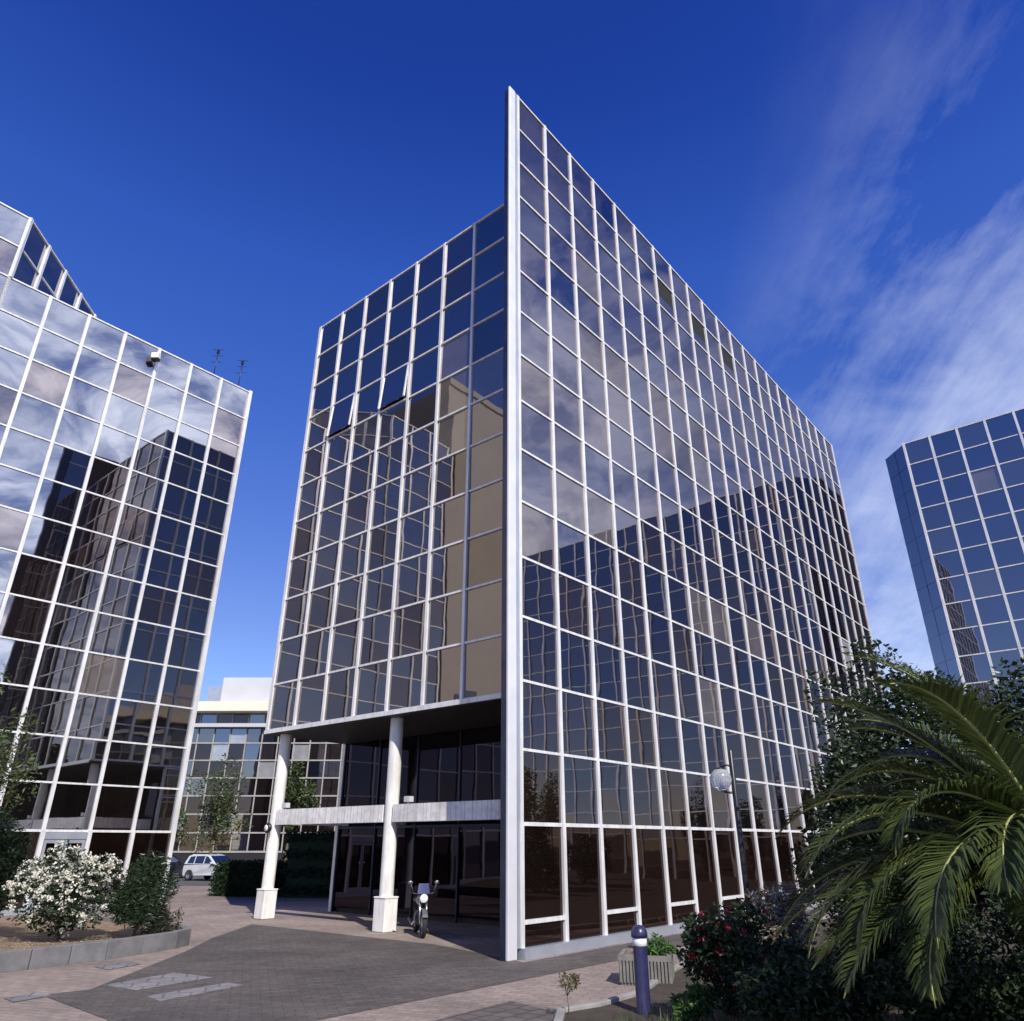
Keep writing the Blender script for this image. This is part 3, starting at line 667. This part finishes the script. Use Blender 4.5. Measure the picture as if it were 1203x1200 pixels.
# ------------------------------------------------------------------ beds and kerbs
def strip(name, pts, w, z0, z1, mat, label, cat):
    mb = MB(); pts = [Vector((p[0], p[1], 0)) for p in pts]
    nn = []
    for i in range(len(pts)):
        d_ = (pts[min(i+1, len(pts)-1)] - pts[max(i-1, 0)]).normalized(); nn.append(Vector((-d_.y, d_.x, 0)))
    for i in range(len(pts)-1):
        a, b_ = pts[i], pts[i+1]
        L_ = (b_-a).length; k = max(1, round(L_/.9))
        for q in range(k):
            s0, s1 = q/k + .004, (q+1)/k - .004
            p0, p1 = a.lerp(b_, s0), a.lerp(b_, s1)
            m0, m1 = nn[i].lerp(nn[i+1], s0), nn[i].lerp(nn[i+1], s1)
            mb.prism([(p0).xy, (p1).xy, (p1+m1*w).xy, (p0+m0*w).xy], z0, z1)
    return tag(mb.build(name, mat, None, .012), label, cat)
kl = [(-17, 9.2), (-13, 12.6), (-9.6, 15.6), (-8.35, 17.5), (-7.65, 19.2), (-7.6, 19.9), (-8.0, 20.6), (-9.5, 21.8), (-13.5, 24.5)]
strip('kerb', kl, .18, -.01, .34, M['kerb'], 'raised grey stone kerb round the planted bed on the left', 'kerb')
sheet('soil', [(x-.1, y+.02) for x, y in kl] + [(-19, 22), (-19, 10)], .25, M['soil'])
kr = [g(655, 1194), g(700, 1186), g(748, 1172), g(778, 1150), g(830, 1120)]
kr = [(p.x, p.y) for p in kr]; kr = [(kr[0][0]-.2, kr[0][1]-1.6)] + kr + [(6.3, 21.9), (22.0, 40.5)]
strip('kerb', kr, -.12, -.01, .10, M['kerb_light'], 'low pale kerb edging the planted bed below the bollard', 'kerb')
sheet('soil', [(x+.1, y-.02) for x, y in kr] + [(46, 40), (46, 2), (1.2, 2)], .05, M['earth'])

# ------------------------------------------------------------------ bollard, planter, lamp post
pb = ground(757, 1196)
t = thing('bollard', 'navy bollard with a white band and domed top beside the planter', 'bollard', (pb.x, pb.y, .0))
mb = MB(); mb.lathe([(.105, 0), (.1, .02), (.1, .86)], n=24); mb.build('post', M['navy'], t)
mb = MB(); mb.lathe([(.1, .86), (.103, .862), (.103, .955), (.1, .957)], n=24); mb.build('band', M['band'], t)
mb = MB(); mb.lathe([(.1, .957), (.118, .965), (.118, 1.0), (.112, 1.045), (.085, 1.09), (.045, 1.112), (0, 1.12)], n=24); mb.build('cap', M['navy'], t)
pp = ground(762, 1158)
t = thing('planter', 'square ribbed concrete planter behind the navy bollard', 'planter', (pp.x+.05, pp.y+.35, 0), R(-14))
mb = MB(); S = .88; H = .42
mb.cbox((0, 0, 0), S-.06, S-.06, H-.03)
for k in range(15):
    o_ = -S/2 + .03 + k*(S-.06)/14
    for sx in (-1, 1):
        mb.cbox((o_, sx*(S/2-.02), .04), .035, .04, H-.1); mb.cbox((sx*(S/2-.02), o_, .04), .04, .035, H-.1)
mb.build('tub', M['conc'], t)
mb = MB(); mb.cbox((0, S/2-.035, H-.06), S+.02, .07, .08); mb.cbox((0, -S/2+.035, H-.06), S+.02, .07, .08); mb.cbox((S/2-.035, 0, H-.055), .07, S-.15, .075); mb.cbox((-S/2+.035, 0, H-.055), .07, S-.15, .075); mb.build('rim', M['conc'], t)
mb = MB(); mb.cbox((0, 0, H-.04), S-.16, S-.16, .03); mb.build('earth', M['soil'], t)
plant('planter_shrub', 'fresh green low plant growing in the ribbed planter', 'plant', (pp.x+.1, pp.y+.35, H-.02), (.05, 0, .14), (.38, .38, .17), 9, 1300, .08, ['leaf_mid', 'leaf_green'], 22, .012, .4, crown='foliage', trunk='stem')

t = thing('lamp_post', 'black lamp post with a clear globe before the long mirrored facade', 'street lamp', (4.56, 16.0, 0))
mb = MB(); mb.lathe([(.1, 0), (.1, .25), (.065, .3), (.055, 1.2), (.052, 3.94), (.03, 3.97), (0, 3.98)], n=16); mb.build('pole', M['black'], t)
mb = MB(); mb.tube([(0, 0, 3.15), (-.08, 0, 3.12), (-.22, 0, 3.14)], .022, 8); mb.tube([(0, 0, 3.62), (-.1, 0, 3.66), (-.22, 0, 3.62)], .02, 8); mb.build('arm', M['black'], t)
mb = MB(); mb.ball((-.26, 0, 3.38), .215, 24, 16); gl_ = mb.build('globe', M['globe'], t)
mb = MB(); mb.lathe([(.0, 3.14), (.09, 3.14), (.1, 3.18), (.06, 3.22), (.035, 3.24), (.035, 3.42), (0, 3.43)], (-.26, 0, 0), 16); mb.build('lamp_holder', M['steel'], t)
mb = MB(); mb.lathe([(0, 3.62), (.08, 3.6), (.1, 3.58), (.06, 3.56)], (-.26, 0, 0), 16); mb.build('globe_cap', M['black'], t)

# ------------------------------------------------------------------ near planting on the right
t, bl, r = plant('red_flowered_shrub', 'dark shrub with deep red blooms right of the navy bollard', 'shrub', (2.85, 11.1, .05), (0, 0, .85), (.62, .6, .75), 20, 7000, .075, ['leaf_dark', 'leaf_conifer'], 25, .03, .5, crown='foliage', trunk='stem', k=.36)
def blooms(t, bl, r, n, size, mat, ct=18):
    fl_ = MB()
    for _ in range(n):
        c, rad = r.choice(bl); a = Vector((r.gauss(0, 1), r.gauss(-.8, .8), r.gauss(.3, .8))).normalized()
        q = c + Vector((a.x*rad[0], a.y*rad[1], a.z*rad[2]))*1.05
        k_ = leafcloud([(q, (size, size, size*.8))], ct, size*.9, r, .8, .2, 0, 1); fl_.add(k_.v, k_.f)
    tag(fl_.build('blossom', mat, t), kind='stuff')
blooms(t, bl, r, 34, .05, M['flower_red'])
t, bl, r = plant('red_flowered_shrub', 'second dark shrub with few red blooms under the palm fronds', 'shrub', (3.75, 11.2, .05), (0, 0, .6), (.75, .6, .58), 20, 6500, .08, ['leaf_dark', 'leaf_conifer'], 26, .03, .5, crown='foliage', trunk='stem', k=.36)
blooms(t, bl, r, 16, .05, M['flower_red'])
plant('silver_shrub', 'pale silver leaved shrub before the glass wall left of the palm', 'shrub', (4.75, 15.0, .05), (0, 0, .95), (.75, .5, .55), 14, 2600, .16, ['leaf_silver', 'leaf_silver', 'leaf_dry'], 27, .03, .16, crown='foliage', trunk='stem', droop=.2)
plant('silver_shrub', 'grey and dry tipped shrub touching the lowest left palm fronds', 'shrub', (3.75, 13.0, .05), (0, 0, .75), (.6, .5, .5), 12, 2200, .14, ['leaf_silver', 'leaf_dry', 'leaf_olive'], 28, .03, .16, crown='foliage', trunk='stem', droop=.2)
plant('dense_shrub', 'low very dark shrub beneath the lowest palm frond', 'shrub', (4.9, 10.8, .05), (0, 0, .75), (.95, .7, .75), 20, 7500, .09, ['leaf_dark', 'leaf_conifer'], 29, .03, .5, crown='foliage', trunk='stem')
plant('dense_shrub', 'dark shrub in the bottom right corner behind the palm trunk', 'shrub', (6.9, 10.6, .05), (0, 0, .95), (1.1, .8, .95), 22, 8000, .09, ['leaf_dark', 'leaf_conifer'], 30, .03, .5, crown='foliage', trunk='stem')
plant('dense_shrub', 'dark tall shrub between the silver shrub and the glossy tree', 'shrub', (6.9, 15.6, .05), (0, 0, 1.3), (1.5, .9, 1.25), 22, 7000, .11, ['leaf_dark', 'leaf_conifer', 'leaf_olive'], 31, .04, .5, crown='foliage', trunk='stem')
ps = ground(667, 1196)
plant('dry_sapling', 'small dry twiggy sapling on the pavement edge left of the bollard', 'plant', (ps.x, ps.y, .0), (0, .0, .42), (.19, .17, .17), 9, 220, .05, ['leaf_dry', 'leaf_olive'], 32, .009, .5, crown='foliage', trunk='stem', split=.55, k=.45)
for i, (x, y, w_, h, lab) in enumerate(((3.3, 9.9, .8, .5, 'low dark shrub at the bottom edge right of the bollard'), (4.9, 9.4, 1.0, .55, 'low dark shrub at the bottom edge under the palm fronds'),
        (6.4, 9.3, 1.0, .7, 'low dark shrub in the bottom right corner'), (2.35, 11.55, .34, .24, 'small green tuft at the foot of the planter'), (5.9, 12.6, 1.2, 1.0, 'dark shrub under the palm before the long facade'), (8.6, 11.6, 1.4, 1.1, 'dark shrub at the right edge under the glossy tree'), (9.4, 15.6, 2.0, 1.3, 'broad dark shrub seen far behind the palm trunk'), (7.4, 10.3, .9, 1.0, 'upright dark shrub just right of the hanging palm frond'))):
    plant('dense_shrub', lab, 'shrub', (x, y, .05), (0, 0, h*.95), (w_, w_*.7, h), 16, int(5200*w_), .085, ['leaf_dark', 'leaf_conifer'] if i != 3 else ['leaf_green', 'leaf_mid'], 100+i, .02, .5, crown='foliage', trunk='stem')
# petals, dry leaves and twigs lying about
r = random.Random(77); mb = MB()
for _ in range(900):
    if r.random() < .6: x, y = r.gauss(-9.6, 1.0), r.gauss(17.8, .8); z = .262
    else: x, y = r.uniform(-9, 4), r.uniform(12, 22); z = .012
    if z > .1 and (y < 15.6 + (x+9.6)*1.6 + .35 or x > -7.9): continue
    if z < .1 and (x < -6.5 or r.random() < .35): continue
    a = r.uniform(0, 6.28); q = r.uniform(.012, .03); c_, s_ = math.cos(a)*q, math.sin(a)*q
    mb.add([(x-c_, y-s_, z), (x+s_*.5, y-c_*.5, z+q*.3), (x+c_, y+s_, z+.003), (x-s_*.5, y+c_*.5, z+q*.2)], [(0, 1, 2, 3)], r.choice([0, 0, 1]) if z > .1 else 1)
tag(mb.build('leaf_litter', [M['flower_white'], M['leaf_dry']]), 'scattered petals and dry leaves on the bed soil and paving', 'leaf litter', None, 'stuff')
# ground cover in the bed
r = random.Random(40); mb = MB()
for _ in range(5200):
    x = r.uniform(1.0, 9.5); y = r.uniform(9.6, 16)
    if y > 11.4 + (x-1.2)*1.05 or x < 1.15 + r.random()*.3: continue
    h = r.uniform(.06, .2); a = r.uniform(0, 6.28); l = Vector((math.cos(a), math.sin(a), 0))
    mb.add([(x, y, .05), (x+l.x*.02, y+l.y*.02, .05), (x + r.gauss(0, .06), y + r.gauss(0, .06), .05+h)], [(0, 1, 2)], r.randrange(3))
tag(mb.build('ground_cover', [M['leaf_mid'], M['leaf_dark'], M['leaf_olive']]), 'low grassy ground cover in the bed under the palm', 'ground cover', None, 'stuff')

# ------------------------------------------------------------------ palm
def frond(parent, base, az_, el, length, curl, r, dens=120, ll=.56, roll=0.0):
    """arching feather leaf: midrib that bends under its weight, folded narrow leaflets both sides"""
    n = 26; p = Vector(base); pts = [p.copy()]; dirs = []; e = el; a = az_
    for i in range(n):
        f = i/n
        e -= curl/n*(.35 + 1.5*f); a += r.gauss(0, .004)
        d_ = Vector((math.cos(e)*math.sin(a), math.cos(e)*math.cos(a), math.sin(e))); dirs.append(d_)
        p = p + d_*length/n; pts.append(p.copy())
    dirs.append(dirs[-1])
    mb = MB(); mb.tube(pts, [.024*(1-i/(n+2))**.8 + .003 for i in range(n+1)], 5)
    fo = mb.build('frond', M['rachis'], parent)
    lf = MB()
    for k in range(dens):
        f = .12 + .88*k/dens; x = f*n; i = min(int(x), n-1); q = pts[i].lerp(pts[i+1], x-i); d_ = dirs[i]
        side = d_.cross(UP)
        side = side.normalized() if side.length > .15 else Vector((1, 0, 0))
        nrm = side.cross(d_).normalized()
        if nrm.z < 0 and roll == 0: pass
        for s_ in (-1, 1):
            L_ = ll*(math.sin(math.pi*min(1, .18 + f*.84))**.55)*r.uniform(.85, 1.1)*(.55 if f > .93 else 1)
            fw = .55 + .9*f
            v = (side*s_*1.0 + d_*fw + nrm*(.42 + r.gauss(0, .10))).normalized()
            tip_d = (v - UP*(.55 + r.gauss(0, .08))).normalized()
            w = v.cross(nrm).normalized()*.013
            m_ = q + v*L_*.55; tp = m_ + tip_d*L_*.5
            lf.add([q - w*.6, q + w*.6, m_ + w, m_ - w, tp], [(0, 1, 2, 3), (3, 2, 4)])
    lf.build('leaflets', M['frond'], fo)
palm = thing('palm_tree', 'large feather leaved palm arching in from the lower right edge', 'palm tree', (5.25, 7.6, .1))
mb = MB(); r = random.Random(60)
mb.tube([(0, 0, 0), (0, 0, .6), (0, 0, 1.2), (0, 0, 1.75)], [.42, .36, .34, .3], 18)
for k in range(150):
    a = k*2.4; z = .05 + 1.6*k/150; rr = .36 - .03*z
    c = Vector((math.cos(a)*rr, math.sin(a)*rr, z)); o_ = Vector((math.cos(a), math.sin(a), 0)); s_ = Vector((-math.sin(a), math.cos(a), 0))
    mb.add([c - s_*.08, c + s_*.08, c + s_*.05 + o_*.09 + UP*.1, c - s_*.05 + o_*.09 + UP*.1, c + UP*.13 - o_*.04], [(0, 1, 2, 3), (3, 2, 4)])
mb.build('trunk', M['palmbark'], palm)
hd = [(-78, 62, 3.0, 1.7), (-92, 40, 3.0, 1.6), (-60, 45, 3.1, 1.5), (-105, 60, 2.9, 2.2), (-118, 35, 2.8, 1.9), (-84, 22, 2.9, 1.5), (-68, 12, 2.9, 1.0), (-98, 8, 2.8, 1.1),
      (-50, 70, 3.0, 1.2), (-40, 30, 3.0, 1.3), (-75, 80, 3.0, 1.0), (-130, 55, 2.6, 2.4), (-55, 20, 3.0, 1.2), (-110, 20, 2.7, 1.8), (-66, 66, 3.5, .95), (-48, 84, 3.7, 1.1), (-30, 66, 3.4, 1.0), (-20, 50, 3.2, .9), (-96, 26, 2.7, 1.7), (-88, 4, 2.7, .8)]
for az_, el, ln, cu in hd:
    frond(palm, (.10*math.sin(R(az_)), .10*math.cos(R(az_)), 1.75), R(az_), R(el), ln*(.84 if el >= 50 else .96)*r.uniform(.95, 1.05), cu, r)
for k in range(26):
    a = R(-30 + k*360/26*1.0 + r.uniform(-7, 7)); el = R(r.choice([15, 35, 50, 65, 78]) + r.uniform(-6, 6))
    w_a = abs((a + math.pi) % (2*math.pi) - math.pi)
    if w_a > R(125) and el > R(20): continue
    if -2.4 < ((a + math.pi) % (2*math.pi) - math.pi) < -.6 and r.random() < .6: continue
    frond(palm, (.10*math.sin(a), .10*math.cos(a), 1.78), a, el, r.uniform(2.5, 3.0), r.uniform(1.0, 1.9), r, 90)

# ------------------------------------------------------------------ cars
def make_car(label, paint, loc, rz, group):
    t = thing('parked_car', label, 'car', loc, rz, group)
    Lc, Wc = 3.9, 1.62
    def cs(x):   # hood / roof outline, x forward
        return
    low = [(-1.93, .42), (-1.95, .75), (-1.85, .92), (1.05, .95), (1.75, .80), (1.93, .62), (1.95, .35), (-1.85, .25)]
    mb = MB()
    def extr(poly, w0, w1f, mi=0):
        n = len(poly); vs = []
        for s_ in (-1, 1):
            for x, z in poly: vs.append((x, s_*w1f(x, z), z))
        fs = [tuple(range(n)), tuple(range(2*n-1, n-1, -1))] + [((i+1) % n, i, n+i, n+(i+1) % n) for i in range(n)]
        mb.add(vs, fs, mi)
    extr(low, 0, lambda x, z: Wc/2 - (.10 if abs(x) > 1.7 else 0))
    extr([(-1.83, .925), (-1.62, 1.40), (-1.30, 1.50), (-.1, 1.50), (.25, 1.42), (1.02, .955)], 0, lambda x, z: Wc/2 - .03 - (z-.92)*.28)
    mb.build('body', paint, t, .03)
    for s_ in (-1, 1):
        mb = MB()
        def P(x, z): return (x, s_*(Wc/2 - .03 - (z-.92)*.28 + .012), z)
        for q in ([(-1.55, .99), (-1.42, 1.36), (-.98, 1.40), (-.98, .99)], [(-.9, .99), (-.9, 1.40), (-.12, 1.41), (-.12, .99)], [(-.04, .99), (-.04, 1.41), (.18, 1.36), (.80, .99)]):
            fs = (0, 1, 2, 3) if s_ > 0 else (3, 2, 1, 0)
            mb.add([P(*p) for p in q], [fs])
        mb.build('side_windows', M['carglass'], t)
    mb = MB(); mb.add([(.30, -.62, 1.405), (.96, -.74, 1.0), (.96, .74, 1.0), (.30, .62, 1.405)], [(0, 1, 2, 3)]); o_ = mb.build('windscreen', M['carglass'], t); o_.location = (.02, 0, .015)
    mb = MB(); mb.add([(-1.64, -.60, 1.38), (-1.83, -.70, 1.0), (-1.83, .70, 1.0), (-1.64, .60, 1.38)], [(3, 2, 1, 0)]); o_ = mb.build('rear_window', M['carglass'], t); o_.location = (-.02, 0, .01)
    for x in (-1.25, 1.25):
        for s_ in (-1, 1):
            mb = MB(); mb.lathe([(.2, -.09), (.29, -.09), (.31, -.06), (.31, .06), (.29, .09), (.2, .09)], (x, s_*.74, .31), 22, axis=(0, 1, 0)); w = mb.build('wheel', M['rubber'], t)
            mb = MB(); mb.lathe([(0, .07), (.06, .08), (.19, .06), (.2, .085), (.21, .085)], (x, s_*.74, .31), 22, axis=(0, s_, 0)); mb.build('rim', M['steel'], w)
    for s_ in (-1, 1):
        mb = MB(); mb.cbox((1.80, s_*.55, .60), .16, .28, .14); mb.build('headlight', M['lens'], t, .02)
        mb = MB(); mb.cbox((-1.90, s_*.60, .68), .08, .16, .24); mb.build('tail_light', M['red'], t)
        mb = MB(); mb.cbox((.72, s_*.86, .98), .1, .16, .11); mb.build('wing_mirror', paint, t, .02)
    mb = MB(); mb.cbox((1.93, 0, .33), .07, 1.4, .16); mb.cbox((-1.94, 0, .33), .07, 1.4, .18); mb.build('bumper', M['black'], t)
    return t
make_car('small white car parked in sun beyond the outer column', M['carwhite'], (-18.9, 51.5, 0), R(-28), 'cars parked before the distant building')
make_car('dark car parked in shade left of the white car', M['cardark'], (-23.3, 54, 0), R(60), 'cars parked before the distant building')

# ------------------------------------------------------------------ motorcycle (faces the camera, on its stand)
t = thing('motorcycle', 'parked motorcycle with silver fork and mirrors right of the middle column', 'motorcycle', (-2.42, 21.9, .0), R(-90+14))
t.rotation_euler = (R(0), 0, R(-90+14))
def wheel(x, r_=.30):
    mb = MB(); mb.lathe([(r_-.07, -.045), (r_-.02, -.055), (r_, -.03), (r_, .03), (r_-.02, .055), (r_-.07, .045), (r_-.07, -.045)], (x, 0, r_), 26, axis=(0, 1, 0)); w = mb.build('wheel', M['rubber'], t)
    mb = MB(); mb.lathe([(r_-.075, -.03), (r_-.09, 0), (r_-.075, .03)], (x, 0, r_), 26, axis=(0, 1, 0))
    mb.lathe([(0, -.05), (.05, -.05), (.05, .05), (0, .05)], (x, 0, r_), 12, axis=(0, 1, 0))
    for k in range(10):
        a = k*math.pi/5; mb.tube([(x + .04*math.cos(a), 0, r_+.04*math.sin(a)), (x + (r_-.08)*math.cos(a), 0, r_ + (r_-.08)*math.sin(a))], .008, 5)
    mb.build('rim', M['steel'], w)
wheel(.70); wheel(-.70)
mb = MB()
for s_ in (-1, 1): mb.tube([(.70, s_*.085, .30), (.48, s_*.085, .92)], .026, 8)
mb.build('fork', M['steel'], t)
mb = MB(); mb.tube([(.46+.02, -.36, 1.02), (.46, -.2, .98), (.46, 0, .95), (.46, .2, .98), (.46+.02, .36, 1.02)], .015, 8); mb.build('handlebar', M['black'], t)
for s_ in (-1, 1):
    mb = MB(); mb.tube([(.46, s_*.26, 1.0), (.48, s_*.33, 1.2)], .008, 6); mb.ball((.48, s_*.35, 1.24), .07, 12, 8, (.3, 1, .7)); mb.build('mirror', M['bikegrey'], t)
mb = MB(); mb.lathe([(0, -.12), (.07, -.1), (.105, -.02), (.11, .03), (.10, .05)], (.58, 0, .88), 18, axis=(1, 0, 0)); h_ = mb.build('headlight', M['bikegrey'], t)
mb = MB(); mb.lathe([(.10, .05), (.06, .07), (0, .075)], (.58, 0, .88), 18, axis=(1, 0, 0)); mb.build('lens', M['lens'], h_)
mb = MB(); mb.add([(.60, -.17, .98), (.60, .17, .98), (.50, .13, 1.22), (.50, -.13, 1.22), (.58, -.17, .98), (.58, .17, .98), (.48, .13, 1.22), (.48, -.13, 1.22)], [(0, 1, 2, 3), (7, 6, 5, 4), (0, 3, 7, 4), (1, 5, 6, 2), (3, 2, 6, 7), (0, 4, 5, 1)]); mb.build('windshield', M['carglass'], t)
mb = MB(); mb.ball((.18, 0, .82), .24, 18, 12, (1.15, .62, .6)); mb.build('fuel_tank', M['bikegrey'], t)
mb = MB(); mb.ball((-.38, 0, .80), .3, 18, 10, (1.2, .5, .26)); mb.build('seat', M['black'], t)
mb = MB(); mb.ball((.05, 0, .42), .2, 14, 10, (1.1, .85, 1)); mb.tube([(.48, 0, .9), (.15, 0, .68), (-.3, 0, .62), (-.70, 0, .3)], .03, 8); mb.tube([(.45, 0, .8), (.2, 0, .3), (-.2, 0, .25), (-.70, 0, .3)], .03, 8); mb.build('engine', M['black'], t)
mb = MB(); mb.tube([(.12, -.13, .35), (-.1, -.17, .24), (-.75, -.19, .32)], [.03, .035, .045], 10); mb.build('exhaust', M['steel'], t)
mb = MB()
for k in range(9):
    a0, a1 = R(30+k*13), R(30+(k+1)*13)
    p0, p1 = Vector((.70+.345*math.cos(a0), 0, .30+.345*math.sin(a0))), Vector((.70+.345*math.cos(a1), 0, .30+.345*math.sin(a1)))
    mb.box(p0 - Vector((0, .065, 0)), (0, .13, 0), p1-p0, (p0-Vector((.7, 0, .3)))*.04)
mb.build('mudguard', M['bikegrey'], t)
mb = MB(); mb.tube([(-.1, .1, .3), (-.15, .3, 0.012)], .014, 6); mb.build('side_stand', M['steel'], t)
